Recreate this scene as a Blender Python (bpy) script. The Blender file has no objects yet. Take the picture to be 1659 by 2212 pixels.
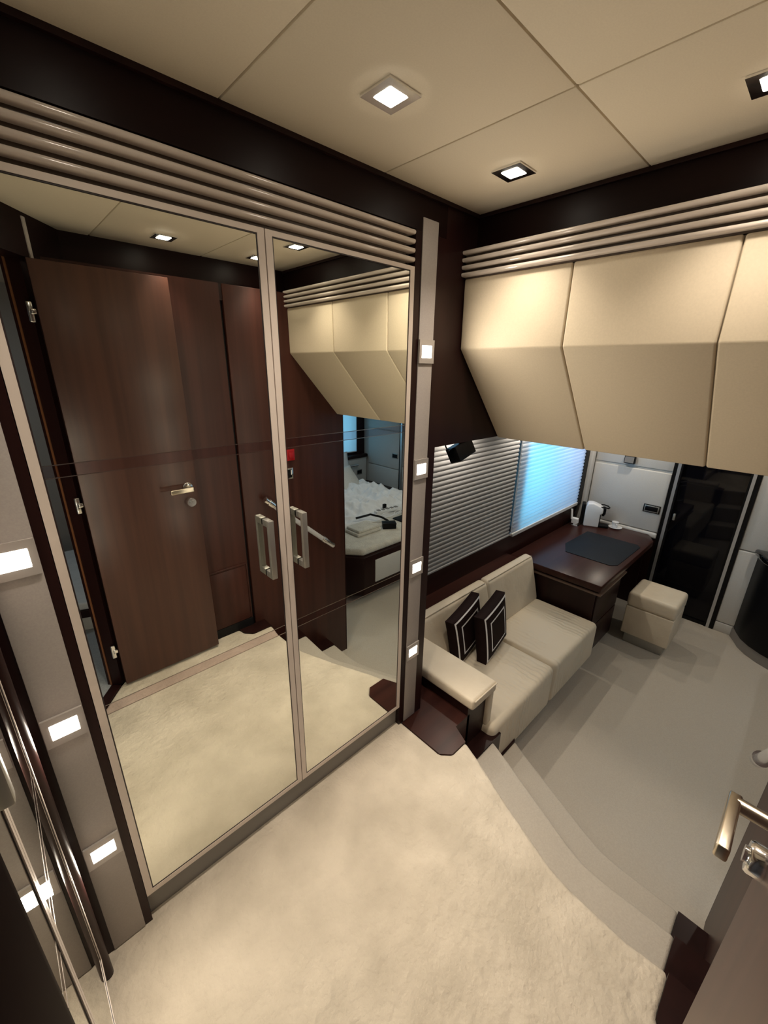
import bpy, bmesh, math, random
from mathutils import Vector, Matrix, noise
random.seed(7)
C = bpy.context.scene.collection
SC = bpy.context.scene
ZO = 2.14                       # eye height above the lower cabin floor; positions below are relative to the eye

# ------------------------------------------------------------------ camera
cam_d = bpy.data.cameras.new('camera')
cam = bpy.data.objects.new('camera', cam_d)
C.objects.link(cam)
cam_d.sensor_fit = 'VERTICAL'
cam_d.sensor_height = 36.0
cam_d.lens = 14.4534
cam_d.clip_start = 0.01
RX = Vector((0.725617, -0.687928, 0.015301))
RY = Vector((-0.217544, -0.250445, -0.943373))
RZ = Vector((0.652805, 0.681199, -0.331381))
m = Matrix((RX, -RY, -RZ)).transposed().to_4x4()
m.translation = Vector((0, 0, ZO))
cam.matrix_world = m
SC.camera = cam

# ------------------------------------------------------------------ view, world, daylight
SC.view_settings.view_transform = 'Standard'
SC.view_settings.look = 'None'
SC.view_settings.gamma = 1.0
SC.view_settings.use_curve_mapping = False
SC.view_settings.exposure = 0.08
w = bpy.data.worlds.new('sky')
SC.world = w
w.use_nodes = True
bg = w.node_tree.nodes['Background']
bg.inputs[0].default_value = (0.34, 0.68, 1.0, 1)
bg.inputs[1].default_value = 1.6

P_DOWN = 23.0        # vestibule downlights (W)
P_WALL = 1.1       # wall lights on the posts (W)
P_CABIN = 9.0       # downlights of the lower cabin (W)
P_BACK = 3.0        # added fill light in the passage cabin (W)
WARM = (1.0, 0.87, 0.72)
NEUTRAL = (1.0, 0.88, 0.72)


def lamp(name, kind, loc, power, color, size=0.05, rot=(0, 0, 0), spot=None, blend=0.6):
    d = bpy.data.lights.new(name, kind)
    d.energy = power
    d.color = color
    if kind == 'AREA':
        d.size = size
    else:
        d.shadow_soft_size = size
    if spot:
        d.spot_size = spot
        d.spot_blend = blend
    o = bpy.data.objects.new(name, d)
    o.location = (loc[0], loc[1], loc[2] + ZO)
    o.rotation_euler = rot
    C.objects.link(o)
    return o


# ------------------------------------------------------------------ materials
def new_mat(name):
    mt = bpy.data.materials.new(name)
    mt.use_nodes = True
    nt = mt.node_tree
    return mt, nt, nt.nodes['Principled BSDF']


def plain(name, col, rough=0.5, metal=0.0, spec=0.5, coat=0.0):
    mt, nt, b = new_mat(name)
    b.inputs['Base Color'].default_value = (*col, 1)
    b.inputs['Roughness'].default_value = rough
    b.inputs['Metallic'].default_value = metal
    b.inputs['Specular IOR Level'].default_value = spec
    b.inputs['Coat Weight'].default_value = coat
    b.inputs['Coat Roughness'].default_value = 0.08
    return mt


def noisy(name, c0, c1, scale, rough=0.5, stretch=(1, 1, 1), bump=0.0, bscale=None, detail=4, spec=0.5, coat=0.0,
          sheen=0.0, bdist=0.01, lo=0.35, hi=0.65, metal=0.0):
    mt, nt, b = new_mat(name)
    N, L = nt.nodes.new, nt.links.new
    tc = N('ShaderNodeTexCoord')
    mp = N('ShaderNodeMapping')
    mp.inputs['Scale'].default_value = stretch
    L(tc.outputs['Object'], mp.inputs['Vector'])
    nz = N('ShaderNodeTexNoise')
    nz.inputs['Scale'].default_value = scale
    nz.inputs['Detail'].default_value = detail
    L(mp.outputs[0], nz.inputs['Vector'])
    rp = N('ShaderNodeValToRGB')
    rp.color_ramp.elements[0].position = lo
    rp.color_ramp.elements[0].color = (*c0, 1)
    rp.color_ramp.elements[1].position = hi
    rp.color_ramp.elements[1].color = (*c1, 1)
    L(nz.outputs['Fac'], rp.inputs[0])
    L(rp.outputs[0], b.inputs['Base Color'])
    b.inputs['Roughness'].default_value = rough
    b.inputs['Metallic'].default_value = metal
    b.inputs['Specular IOR Level'].default_value = spec
    b.inputs['Coat Weight'].default_value = coat
    b.inputs['Coat Roughness'].default_value = 0.1
    b.inputs['Sheen Weight'].default_value = sheen
    if bump:
        n2 = N('ShaderNodeTexNoise')
        n2.inputs['Scale'].default_value = bscale or scale
        n2.inputs['Detail'].default_value = 6
        L(tc.outputs['Object'], n2.inputs['Vector'])
        bp = N('ShaderNodeBump')
        bp.inputs['Strength'].default_value = bump
        bp.inputs['Distance'].default_value = bdist
        L(n2.outputs['Fac'], bp.inputs['Height'])
        L(bp.outputs[0], b.inputs['Normal'])
    return mt


def emit(name, col, strength):
    mt, nt, b = new_mat(name)
    b.inputs['Base Color'].default_value = (0, 0, 0, 1)
    b.inputs['Emission Color'].default_value = (*col, 1)
    b.inputs['Emission Strength'].default_value = strength
    return mt


M = {}
M['dark_wood'] = noisy('dark_wood', (0.014, 0.0045, 0.0042), (0.023, 0.0075, 0.0065), 9, 0.34, (1, 1, 0.06), spec=0.22)
M['ebony'] = noisy('ebony_veneer', (0.009, 0.0032, 0.003), (0.014, 0.005, 0.0045), 9, 0.4, (0.1, 0.1, 1.5), spec=0.12)
M['dark_wood_h'] = noisy('dark_wood_h', (0.030, 0.0105, 0.0085), (0.048, 0.016, 0.012), 9, 0.30, (0.08, 1.5, 1.5), spec=0.22)
M['red_wood'] = noisy('red_wood', (0.034, 0.0105, 0.0078), (0.052, 0.0165, 0.0115), 26, 0.4, (1, 1, 0.03), spec=0.25)
M['door_wood'] = noisy('door_wood', (0.048, 0.018, 0.0125), (0.070, 0.027, 0.018), 30, 0.36, (1, 1, 0.03), spec=0.45)
M['lit_edge'] = plain('lit_edge', (0.19, 0.075, 0.03), 0.45)
M['black'] = plain('black', (0.004, 0.004, 0.005), 0.4, spec=0.2)
M['black_gloss'] = plain('black_gloss', (0.004, 0.004, 0.005), 0.08, coat=0.6)
M['lacquer'] = plain('lacquer', (0.62, 0.545, 0.48), 0.16, coat=0.5)
M['gap_brown'] = plain('gap_brown', (0.085, 0.062, 0.048), 0.3)
M['edge_bead'] = plain('edge_bead', (0.12, 0.075, 0.055), 0.35)
M['frame_paint'] = plain('frame_paint', (0.70, 0.61, 0.54), 0.35)
M['plinth_paint'] = plain('plinth_paint', (0.22, 0.205, 0.19), 0.4)
M['ceiling'] = noisy('ceiling_panel', (0.73, 0.645, 0.50), (0.76, 0.675, 0.525), 300, 0.75, bump=0.06, bscale=500, bdist=0.002)
M['soffit'] = noisy('soffit_leather', (0.63, 0.54, 0.40), (0.66, 0.565, 0.42), 200, 0.6, bump=0.05, bscale=400, bdist=0.002, spec=0.35)
M['carpet'] = noisy('cream_carpet', (0.55, 0.485, 0.39), (0.71, 0.63, 0.515), 5.0, 0.95, bump=0.8, bscale=30, detail=9, sheen=0.15, bdist=0.012, spec=0.1)
M['carpet_low'] = noisy('grey_carpet', (0.50, 0.45, 0.385), (0.54, 0.49, 0.42), 160, 0.95, bump=0.3, bscale=260, bdist=0.004, sheen=0.1, spec=0.1)
M['carpet_blue'] = noisy('passage_carpet', (0.36, 0.38, 0.40), (0.42, 0.44, 0.46), 160, 0.95, bump=0.3, bscale=260, bdist=0.004, spec=0.1)
M['leather'] = noisy('sofa_leather', (0.66, 0.57, 0.44), (0.71, 0.62, 0.485), 6, 0.5, bump=0.5, bscale=9, bdist=0.016, spec=0.4)
def creased():
    mt, nt, b = new_mat('creased_leather')
    N, L = nt.nodes.new, nt.links.new
    b.inputs['Base Color'].default_value = (0.69, 0.60, 0.465, 1)
    b.inputs['Roughness'].default_value = 0.5
    tc = N('ShaderNodeTexCoord')
    wv = N('ShaderNodeTexWave')
    wv.bands_direction = 'X'
    wv.inputs['Scale'].default_value = 9
    wv.inputs['Distortion'].default_value = 5
    wv.inputs['Detail'].default_value = 3
    wv.inputs['Detail Scale'].default_value = 1.2
    nz = N('ShaderNodeTexNoise')
    nz.inputs['Scale'].default_value = 4
    rp = N('ShaderNodeValToRGB')
    rp.color_ramp.elements[0].position = 0.42
    rp.color_ramp.elements[1].position = 0.62
    mu = N('ShaderNodeMath')
    mu.operation = 'MULTIPLY'
    L(tc.outputs['Object'], wv.inputs['Vector'])
    L(tc.outputs['Object'], nz.inputs['Vector'])
    L(nz.outputs['Fac'], rp.inputs[0])
    L(wv.outputs['Fac'], mu.inputs[0])
    L(rp.outputs[0], mu.inputs[1])
    bp = N('ShaderNodeBump')
    bp.inputs['Strength'].default_value = 0.55
    bp.inputs['Distance'].default_value = 0.010
    L(mu.outputs[0], bp.inputs['Height'])
    L(bp.outputs[0], b.inputs['Normal'])
    return mt


M['creased'] = creased()
M['leather_wall'] = noisy('wall_leather', (0.54, 0.53, 0.51), (0.57, 0.56, 0.54), 180, 0.6, bump=0.05, bscale=300, bdist=0.002, spec=0.3)
M['post_fabric'] = noisy('post_fabric', (0.38, 0.345, 0.325), (0.41, 0.375, 0.35), 300, 0.55, bump=0.06, bscale=500, bdist=0.001, spec=0.4)
M['mirror'] = plain('mirror', (0.84, 0.855, 0.785), 0.0, 1.0)
M['mirror_strip'] = plain('mirror_strip', (0.70, 0.62, 0.59), 0.015, 1.0)
M['bevel_line'] = plain('bevel_line', (0.55, 0.50, 0.46), 0.25, 1.0)
M['dark_line'] = plain('dark_line', (0.03, 0.02, 0.02), 0.4)
M['chrome'] = plain('chrome', (0.88, 0.88, 0.90), 0.14, 1.0)
M['satin'] = plain('satin_metal', (0.42, 0.41, 0.38), 0.45, 0.8)
M['bronze'] = plain('brushed_bronze', (0.62, 0.55, 0.44), 0.28, 1.0)
M['aluminium'] = plain('aluminium', (0.58, 0.60, 0.63), 0.35, 0.8)
M['lamp_glow'] = emit('lamp_glow', (1.0, 0.90, 0.74), 50.0)
M['wall_glow'] = emit('wall_glow', (1.0, 0.89, 0.76), 12.0)
M['fixture'] = plain('fixture_plate', (0.40, 0.365, 0.34), 0.15, 0.0, coat=0.5)
M['white'] = plain('white_plastic', (0.80, 0.81, 0.83), 0.3)
M['linen'] = noisy('white_linen', (0.74, 0.75, 0.77), (0.80, 0.81, 0.83), 20, 0.85, bump=0.2, bscale=40, bdist=0.01)
M['cream_linen'] = noisy('cream_throw', (0.60, 0.57, 0.51), (0.70, 0.67, 0.60), 14, 0.95, bump=0.6, bscale=60, bdist=0.015)
M['beige_pillow'] = noisy('beige_cotton', (0.60, 0.57, 0.52), (0.66, 0.63, 0.58), 90, 0.85, bump=0.1, bscale=200, bdist=0.003)
M['cushion'] = noisy('dark_cushion', (0.010, 0.0035, 0.0035), (0.016, 0.006, 0.006), 200, 0.8, bump=0.2, bscale=300, bdist=0.002, spec=0.15)
M['white_trim'] = plain('white_trim', (0.85, 0.84, 0.84), 0.6)
M['mat'] = noisy('desk_leather', (0.010, 0.013, 0.018), (0.014, 0.017, 0.022), 300, 0.6, bump=0.1, bscale=500, bdist=0.001, spec=0.15)
M['glass_dark'] = plain('dark_glass', (0.003, 0.003, 0.005), 0.03, 0.0, spec=0.25)
M['red'] = plain('red_plastic', (0.32, 0.004, 0.008), 0.3)
M['seam'] = plain('seam', (0.26, 0.21, 0.15), 0.7)


def acrylic():
    mt, nt, b = new_mat('clear_acrylic')
    b.inputs['Base Color'].default_value = (0.9, 0.9, 0.92, 1)
    b.inputs['Roughness'].default_value = 0.12
    b.inputs['Transmission Weight'].default_value = 0.65
    b.inputs['IOR'].default_value = 1.45
    return mt


M['acrylic'] = acrylic()


def thin_glass():
    mt, nt, b = new_mat('window_glass')
    N, L = nt.nodes.new, nt.links.new
    t = N('ShaderNodeBsdfTransparent')
    g_ = N('ShaderNodeBsdfGlossy')
    g_.inputs['Roughness'].default_value = 0.02
    mx = N('ShaderNodeMixShader')
    mx.inputs[0].default_value = 0.08
    L(t.outputs[0], mx.inputs[1]); L(g_.outputs[0], mx.inputs[2])
    L(mx.outputs[0], nt.nodes['Material Output'].inputs[0])
    nt.nodes.remove(b)
    return mt


M['window_glass'] = thin_glass()


def shade_fabric(name, col, trans, sheer):
    mt, nt, b = new_mat(name)
    N, L = nt.nodes.new, nt.links.new
    d = N('ShaderNodeBsdfDiffuse')
    d.inputs[0].default_value = (*col, 1)
    t = N('ShaderNodeBsdfTranslucent')
    t.inputs[0].default_value = (*col, 1)
    mx = N('ShaderNodeMixShader')
    mx.inputs[0].default_value = trans
    L(d.outputs[0], mx.inputs[1])
    L(t.outputs[0], mx.inputs[2])
    tr = N('ShaderNodeBsdfTransparent')
    m2 = N('ShaderNodeMixShader')
    m2.inputs[0].default_value = sheer
    L(mx.outputs[0], m2.inputs[1])
    L(tr.outputs[0], m2.inputs[2])
    L(m2.outputs[0], nt.nodes['Material Output'].inputs[0])
    nt.nodes.remove(b)
    return mt


M['shade_grey'] = shade_fabric('grey_pleated_fabric', (0.42, 0.42, 0.43), 0.12, 0.0)
M['shade_white'] = shade_fabric('white_pleated_fabric', (0.80, 0.82, 0.86), 0.60, 0.28)
M['sea'] = noisy('sea_water', (0.05, 0.42, 0.55), (0.10, 0.55, 0.66), 0.8, 0.25)
M['hull'] = plain('white_hull', (0.80, 0.80, 0.85), 0.3)


# ------------------------------------------------------------------ mesh helpers
class MB:
    def __init__(s):
        s.v, s.f = [], []

    def add(s, vs, fs):
        n = len(s.v)
        s.v += [tuple(p) for p in vs]
        s.f += [tuple(i + n for i in f) for f in fs]
        return s

    def box(s, x0, x1, y0, y1, z0, z1):
        return s.prism([(x0, y0), (x1, y0), (x1, y1), (x0, y1)], z0, z1)

    def prism(s, poly, z0, z1):
        a = sum(poly[i][0] * poly[(i + 1) % len(poly)][1] - poly[(i + 1) % len(poly)][0] * poly[i][1] for i in range(len(poly)))
        if a < 0:
            poly = poly[::-1]
        n = len(poly)
        vs = [(x, y, z0) for x, y in poly] + [(x, y, z1) for x, y in poly]
        fs = [tuple(range(n))[::-1], tuple(range(n, 2 * n))]
        fs += [(i, (i + 1) % n, n + (i + 1) % n, n + i) for i in range(n)]
        return s.add(vs, fs)

    def extrude(s, prof, axis, a0, a1):
        """profile of 2-d points swept along axis 'x' (prof in y,z) or 'y' (prof in x,z)"""
        n = len(prof)
        if axis == 'y':
            vs = [(p, a0, q) for p, q in prof] + [(p, a1, q) for p, q in prof]
        else:
            vs = [(a0, p, q) for p, q in prof] + [(a1, p, q) for p, q in prof]
        fs = [tuple(range(n)), tuple(range(n, 2 * n))[::-1]]
        fs += [(i, n + i, n + (i + 1) % n, (i + 1) % n) for i in range(n)]
        return s.add(vs, fs)

    def tube(s, path, r, n=8, closed=False, cap=True):
        P = [Vector(p) for p in path]
        k = len(P)
        rings = []
        up = None
        for i in range(k):
            a = P[i - 1] if (i > 0 or closed) else P[i]
            b = P[(i + 1) % k] if (i < k - 1 or closed) else P[i]
            t = (b - a).normalized()
            if up is None:
                ref = Vector((0, 0, 1)) if abs(t.z) < 0.9 else Vector((1, 0, 0))
                up = t.cross(ref).normalized()
            up = (up - t * up.dot(t)).normalized()
            sd = t.cross(up)
            rr = r[i] if isinstance(r, (list, tuple)) else r
            rings.append([P[i] + (up * math.cos(2 * math.pi * j / n) + sd * math.sin(2 * math.pi * j / n)) * rr for j in range(n)])
        vs = [p for rg in rings for p in rg]
        fs = []
        for i in range(k if closed else k - 1):
            a, b = i * n, ((i + 1) % k) * n
            fs += [(a + j, a + (j + 1) % n, b + (j + 1) % n, b + j) for j in range(n)]
        if cap and not closed:
            fs += [tuple(range(n))[::-1], tuple(range((k - 1) * n, k * n))]
        return s.add(vs, fs)

    def lathe(s, cx, cy, prof, n=24):
        """prof: list of (radius, z)"""
        vs, fs = [], []
        for r, z in prof:
            for j in range(n):
                a = 2 * math.pi * j / n
                vs.append((cx + r * math.cos(a), cy + r * math.sin(a), z))
        for i in range(len(prof) - 1):
            for j in range(n):
                fs.append((i * n + j, i * n + (j + 1) % n, (i + 1) * n + (j + 1) % n, (i + 1) * n + j))
        fs += [tuple(range(n))[::-1], tuple(range((len(prof) - 1) * n, len(prof) * n))]
        return s.add(vs, fs)

    def xf(s, mat):
        s.v = [tuple(mat @ Vector(p)) for p in s.v]
        return s


ORG = {}


def setp(o, label=None, cat=None, group=None, kind=None):
    if label:
        o['label'] = label
    if cat:
        o['category'] = cat
    if group:
        o['group'] = group
    if kind:
        o['kind'] = kind
    return o


def thing(name, label=None, cat=None, loc=(0, 0, 0), group=None, kind=None):
    o = bpy.data.objects.new(name, None)
    o.empty_display_size = 0.05
    C.objects.link(o)
    o.location = (loc[0], loc[1], loc[2] + ZO)
    ORG[o.name] = Vector((loc[0], loc[1], loc[2]))
    return setp(o, label, cat, group, kind)


def obj(name, mb, mat, parent=None, bevel=0.0, seg=2, smooth=True, label=None, cat=None, group=None, kind=None, angle=42, tri=False):
    if parent is not None:
        org = ORG[parent.name]
        loc = Vector((0, 0, 0))
    else:
        xs = [p[0] for p in mb.v]; ys = [p[1] for p in mb.v]; zs = [p[2] for p in mb.v]
        org = Vector(((min(xs) + max(xs)) / 2, (min(ys) + max(ys)) / 2, min(zs)))
        loc = org + Vector((0, 0, ZO))
    me = bpy.data.meshes.new(name)
    me.from_pydata([tuple(Vector(p) - org) for p in mb.v], [], mb.f)
    bm = bmesh.new()
    bm.from_mesh(me)
    bmesh.ops.recalc_face_normals(bm, faces=bm.faces)
    if bevel:
        ed = [e for e in bm.edges if len(e.link_faces) == 2 and e.calc_face_angle(0) > 0.35]
        bmesh.ops.bevel(bm, geom=ed, offset=bevel, segments=seg, profile=0.5, affect='EDGES', clamp_overlap=True)
    bm.to_mesh(me)
    bm.free()
    if smooth:
        me.polygons.foreach_set('use_smooth', [True] * len(me.polygons))
        me.set_sharp_from_angle(angle=math.radians(angle))
    me.materials.append(M[mat] if isinstance(mat, str) else mat)
    o = bpy.data.objects.new(name, me)
    C.objects.link(o)
    o.location = loc
    if parent is not None:
        o.parent = parent
    ORG[o.name] = org
    return setp(o, label, cat, group, kind)


def box(*a):
    return MB().box(*a)


def struct(name, mb, mat, parent=None, **k):
    return obj(name, mb, mat, parent, kind='structure' if parent is None else None, **k)


# ================================================================== THE SETTING
FL = -1.555            # vestibule floor
LO = -2.14             # lower cabin floor
OW = -0.18             # face of the panelled wall opposite the wardrobe

# lower cabin floor and the passage behind the doorway
struct('floor', box(0.8, 4.75, -3.25, 1.62, LO - 0.06, LO), 'carpet_low')

# nosing lines of the landing and of the two treads, from the door side to the sofa side
N0 = [(1.030, -0.086), (1.016, 0.02), (1.020, 0.12), (1.024, 0.19), (1.036, 0.255), (1.068, 0.34), (1.109, 0.45), (1.150, 0.545), (1.198, 0.655), (1.228, 0.737)]
N1 = [(1.275, -0.086), (1.269, 0.03), (1.264, 0.13), (1.268, 0.21), (1.292, 0.28), (1.345, 0.405), (1.400, 0.535), (1.437, 0.62), (1.484, 0.737)]
N2 = [(1.512, -0.086), (1.509, 0.03), (1.509, 0.13), (1.517, 0.20), (1.545, 0.28), (1.600, 0.41), (1.660, 0.555), (1.704, 0.66), (1.742, 0.737)]
land = N0 + [(1.134, 0.737), (1.096, 0.776), (1.096, 1.035), (-0.13, 1.035), (-0.13, 0.255), (-0.085, 0.255), (0.205, -0.135), (0.25, OW), (0.86, OW), (0.87, -0.125), (0.907, -0.086)]
struct('floor', MB().prism(land, LO, FL), 'carpet', bevel=0.014, seg=3)
back = [(-1.2, 0.16), (-0.10, 0.20), (0.17, -0.165), (0.17, -0.26), (0.97, -0.26), (0.97, -2.3), (-1.2, -2.3)]
struct('floor', MB().prism(back, FL - 0.08, FL - 0.002), 'carpet_blue')
# dark threshold across the diagonal doorway
struct('trim_1', MB().prism([(-0.085, 0.255), (-0.10, 0.20), (0.17, -0.165), (0.205, -0.135)], FL - 0.08, FL + 0.003), 'dark_wood')

struct('leak_shield_floor', box(-1.3, 1.0, -2.4, 1.1, FL - 0.16, FL - 0.085), 'black')  # unseen slab added under the floors to stop sky light leaking in
stairs = thing('stairs', 'two carpeted steps from the landing down to the lower cabin', 'stairs', (1.3, 0.33, LO), kind='structure')
obj('tread', MB().prism(N1 + N0[::-1], LO, -1.75), 'carpet_low', stairs, bevel=0.012, seg=3)
obj('tread', MB().prism(N2 + N1[::-1], LO, -1.945), 'carpet_low', stairs, bevel=0.012, seg=3)
# wooden margins that carry on at the level of landing and treads
obj('wood_margin', MB().prism([(1.228, 0.737), (1.134, 0.737), (1.096, 0.776), (1.096, 1.0), (1.222, 1.0), (1.222, 1.3), (1.37, 1.3), (1.37, 0.815), (1.262, 0.815)], LO, FL - 0.001), 'dark_wood_h', stairs)
obj('wood_margin', MB().prism([(1.228, 0.737), (1.262, 0.815), (1.56, 0.815), (1.56, 0.737)], LO, -1.752), 'dark_wood', stairs)
obj('wood_margin', MB().prism([(1.56, 0.737), (1.56, 0.775), (1.80, 0.775), (1.742, 0.737)], LO, -1.947), 'dark_wood', stairs)
obj('wood_margin', MB().prism([(0.86, OW), (0.87, -0.125), (0.907, -0.086), (1.030, -0.086), (1.030, OW)], LO, FL + 0.001), 'dark_wood', stairs)
obj('wood_margin', MB().prism([(1.030, OW), (1.030, -0.086), (1.275, -0.086), (1.275, OW)], LO, -1.748), 'dark_wood', stairs)
obj('wood_margin', MB().prism([(1.275, OW), (1.275, -0.086), (1.512, -0.086), (1.512, OW)], LO, -1.943), 'dark_wood', stairs)

# ---- vestibule ceiling of padded panels
ceil = thing('ceiling', 'cream padded ceiling of square panels over the landing', None, (0.65, 0.35, 0.5), kind='structure')
g = 0.0012
cols = [(-0.1, 0.476), (0.476, 0.935), (0.935, 1.392)]
for i, (a, b) in enumerate(cols):
    obj('panel', box(a + g, b - g, 0.474 + g, 1.0, 0.5, 0.52), 'ceiling', ceil, bevel=0.004, seg=2)
    if i == 0:
        obj('panel', MB().prism([(-0.1, 0.326), (-0.1, 0.474 - g), (b - g, 0.474 - g), (b - g, -0.3), (0.367, -0.3)], 0.5, 0.52), 'ceiling', ceil, bevel=0.004)
    else:
        obj('panel', box(a + g, b - g, -0.3, 0.474 - g, 0.5, 0.52), 'ceiling', ceil, bevel=0.004)
obj('backing', box(-1.3, 1.50, -2.4, 1.62, 0.523, 0.56), 'ceiling', ceil)
# lower cabin ceiling
struct('ceiling', box(1.70, 4.75, -3.25, 1.62, -0.262, -0.20), 'ceiling')

# ---- dark timber bulkheads round the ceiling
struct('trim_2', box(-0.12, 1.2215, 1.0, 1.045, 0.400, 0.522), 'ebony')
struct('trim_3', box(-0.10, 1.384, 0.990, 1.0, 0.489, 0.5), 'dark_wood')
struct('trim_4', box(1.392, 1.46, -0.36, 1.02, 0.30, 0.522), 'ebony')
struct('trim_5', box(1.382, 1.392, -0.3, 1.0, 0.489, 0.5), 'dark_wood')
struct('trim_6', box(0.30, 1.40, -0.36, -0.3, 0.36, 0.522), 'ebony')
d = Vector((-0.6, 0.8)); nrm = Vector((0.8, 0.6))
A = Vector((0.215, -0.145)); B = Vector((-0.10, 0.275))
def quad(a, b, n0, n1):
    return [tuple(a + nrm * n0), tuple(b + nrm * n0), tuple(b + nrm * n1), tuple(a + nrm * n1)]
struct('trim_7', MB().prism(quad(A + d * -0.25, B, -0.05, 0.03), 0.355, 0.522), 'ebony')
struct('trim_26', MB().prism(quad(A + d * -0.022, A + d * -0.006, 0.03, 0.034), 0.356, 0.487), 'post_fabric')

# ---- wardrobe side: dark posts, carcass
struct('trim_8', box(1.075, 1.222, 1.0, 1.50, FL, 0.3995), 'dark_wood')          # right post and wardrobe end
struct('trim_9', box(-0.080, 0.036, 1.0, 1.05, FL, 0.3995), 'dark_wood')         # left post
struct('trim_10', MB().tube([(-0.088, 0.955, FL), (-0.088, 0.955, 0.40)], 0.014, 14), 'dark_wood')
struct('wall_back', box(-0.12, 1.10, 1.06, 1.50, FL - 0.02, 0.522), 'dark_wood')
# panel between post and padded soffit, hanging over the sofa
struct('wall_right', box(1.222, 1.78, 1.0, 1.03, -0.285, 0.522), 'dark_wood')

# ---- hull side wall of the lower cabin, with window opening x 2.86..4.10, z -1.23..-0.40
HW = 1.50
side = thing('wall_side', None, None, (2.7, 1.55, LO), kind='structure')
obj('lower_board', box(1.2, 4.75, HW + 0.03, 1.60, LO, -1.235), 'dark_wood_h', side)
obj('blind_backing', box(1.2, 2.98, HW + 0.06, 1.60, -1.235, -0.2), 'dark_wood', side)
obj('head_board', box(2.98, 4.75, HW + 0.03, 1.60, -0.40, -0.2), 'leather_wall', side)
obj('jamb_board', box(4.10, 4.75, HW + 0.0, 1.60, -1.235, -0.40), 'dark_wood', side)
struct('trim_11', box(1.222, 2.874, 1.385, 1.53, LO, -1.43), 'dark_wood_h')                # shelf behind the sofa back
struct('trim_12', box(4.19, 4.27, 1.455, 1.53, -1.43, -0.262), 'leather_wall', bevel=0.01)  # pale corner post

# ---- far wall x = 4.27 with the dark glass door
FX = 4.27
far = thing('wall_far', None, None, (4.35, -0.8, LO), kind='structure')
obj('wall_body', box(FX + 0.02, 4.42, 0.80, 1.53, -1.475, -0.2), 'leather_wall', far)
obj('lower_board', box(FX - 0.01, 4.42, 0.80, 1.53, LO, -1.475), 'dark_wood', far)
obj('leather_panel', box(FX, FX + 0.03, 0.80, 1.455, -1.405, -0.845), 'leather_wall', far, bevel=0.010, seg=3)
obj('leather_panel', box(FX + 0.008, FX + 0.03, 0.80, 1.455, -0.825, -0.262), 'leather_wall', far, bevel=0.006, seg=3)
obj('skirting_roll', box(FX - 0.018, FX + 0.03, 0.80, 1.455, -1.462, -1.41), 'leather_wall', far, bevel=0.016, seg=4)
obj('wall_body', box(FX + 0.02, 4.42, -2.08, 0.222, LO, -0.2), 'leather_wall', far)
obj('leather_panel', box(FX, FX + 0.03, -2.08, 0.218, -1.365, -0.262), 'leather_wall', far, bevel=0.008, seg=3)
obj('leather_panel', box(FX - 0.006, FX + 0.03, -2.08, 0.218, -2.05, -1.372), 'leather_wall', far, bevel=0.008, seg=3)
obj('skirting', box(FX - 0.01, FX + 0.03, -2.08, 0.218, LO, -2.055), 'leather_wall', far, bevel=0.004)
obj('wall_body', box(FX + 0.02, 4.42, -3.25, -2.14, LO, -0.2), 'leather_wall', far)
obj('leather_panel', box(FX, FX + 0.03, -2.83, -2.15, -1.43, -0.88), 'leather_wall', far, bevel=0.010, seg=3)
obj('leather_panel', box(FX, FX + 0.03, -2.83, -2.15, -1.95, -1.44), 'leather_wall', far, bevel=0.010, seg=3)
obj('leather_panel', box(FX, FX + 0.03, -2.83, -2.15, -0.865, -0.262), 'leather_wall', far, bevel=0.010, seg=3)
obj('backing', box(4.36, 4.75, -3.25, 1.6, LO, -0.2), 'black', far)

door2 = thing('door_1', 'dark glossy glass door in a grey metal frame on the far wall', None, (FX, 0.51, LO), kind='structure')
obj('glass_leaf', box(FX + 0.01, FX + 0.03, 0.287, 0.735, LO + 0.02, -0.262), 'glass_dark', door2)
for a, b, mt in ((0.772, 0.80, 'black'), (0.748, 0.772, 'aluminium'), (0.735, 0.748, 'black'), (0.272, 0.287, 'black'), (0.250, 0.272, 'aluminium'), (0.222, 0.250, 'black')):
    obj('jamb', box(FX - 0.012, FX + 0.03, a, b, LO, -0.262), mt, door2)
obj('sill', box(FX - 0.004, FX + 0.03, 0.287, 0.735, LO, LO + 0.03), 'black', door2)
obj('latch', box(FX - 0.008, FX + 0.012, 0.700, 0.718, -1.25, -1.19), 'satin', door2, bevel=0.004)

jam = thing('door_2', 'grey metal door jamb strip at the bed end of the far wall', None, (FX, -2.11, LO), kind='structure')
obj('jamb', box(FX - 0.02, FX + 0.03, -2.115, -2.085, LO, -0.262), 'aluminium', jam)
obj('jamb', box(FX - 0.012, FX + 0.03, -2.14, -2.115, LO, -0.262), 'black', jam)

# ---- wall opposite the wardrobe (seen in the mirrors)
ow = thing('wall_front', None, None, (1.0, OW, LO), kind='structure')
obj('panel', box(0.225, 0.955, OW - 0.08, OW, FL - 0.02, 0.375), 'red_wood', ow)
obj('panel', box(0.972, 1.70, OW - 0.08, OW, LO, 0.375), 'red_wood', ow, bevel=0.003)
obj('shadow_gap', box(0.955, 0.972, OW - 0.08, OW - 0.02, LO, 0.375), 'black', ow)
obj('access_panel', box(0.722, 0.938, OW - 0.004, OW + 0.004, -1.50, -1.135), 'red_wood', ow, bevel=0.003)
obj('bead', box(0.705, 0.952, OW, OW + 0.006, -1.128, -1.118), 'red_wood', ow, bevel=0.002)
obj('bead', box(0.944, 0.952, OW, OW + 0.006, -1.5, -1.128), 'red_wood', ow, bevel=0.002)
obj('skirting', box(0.24, 0.955, OW - 0.01, OW + 0.006, FL, -1.50), 'black', ow)
obj('end_board', box(1.70, 1.706, OW - 0.26, OW + 0.0, LO, -0.262), 'dark_wood', ow)
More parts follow.
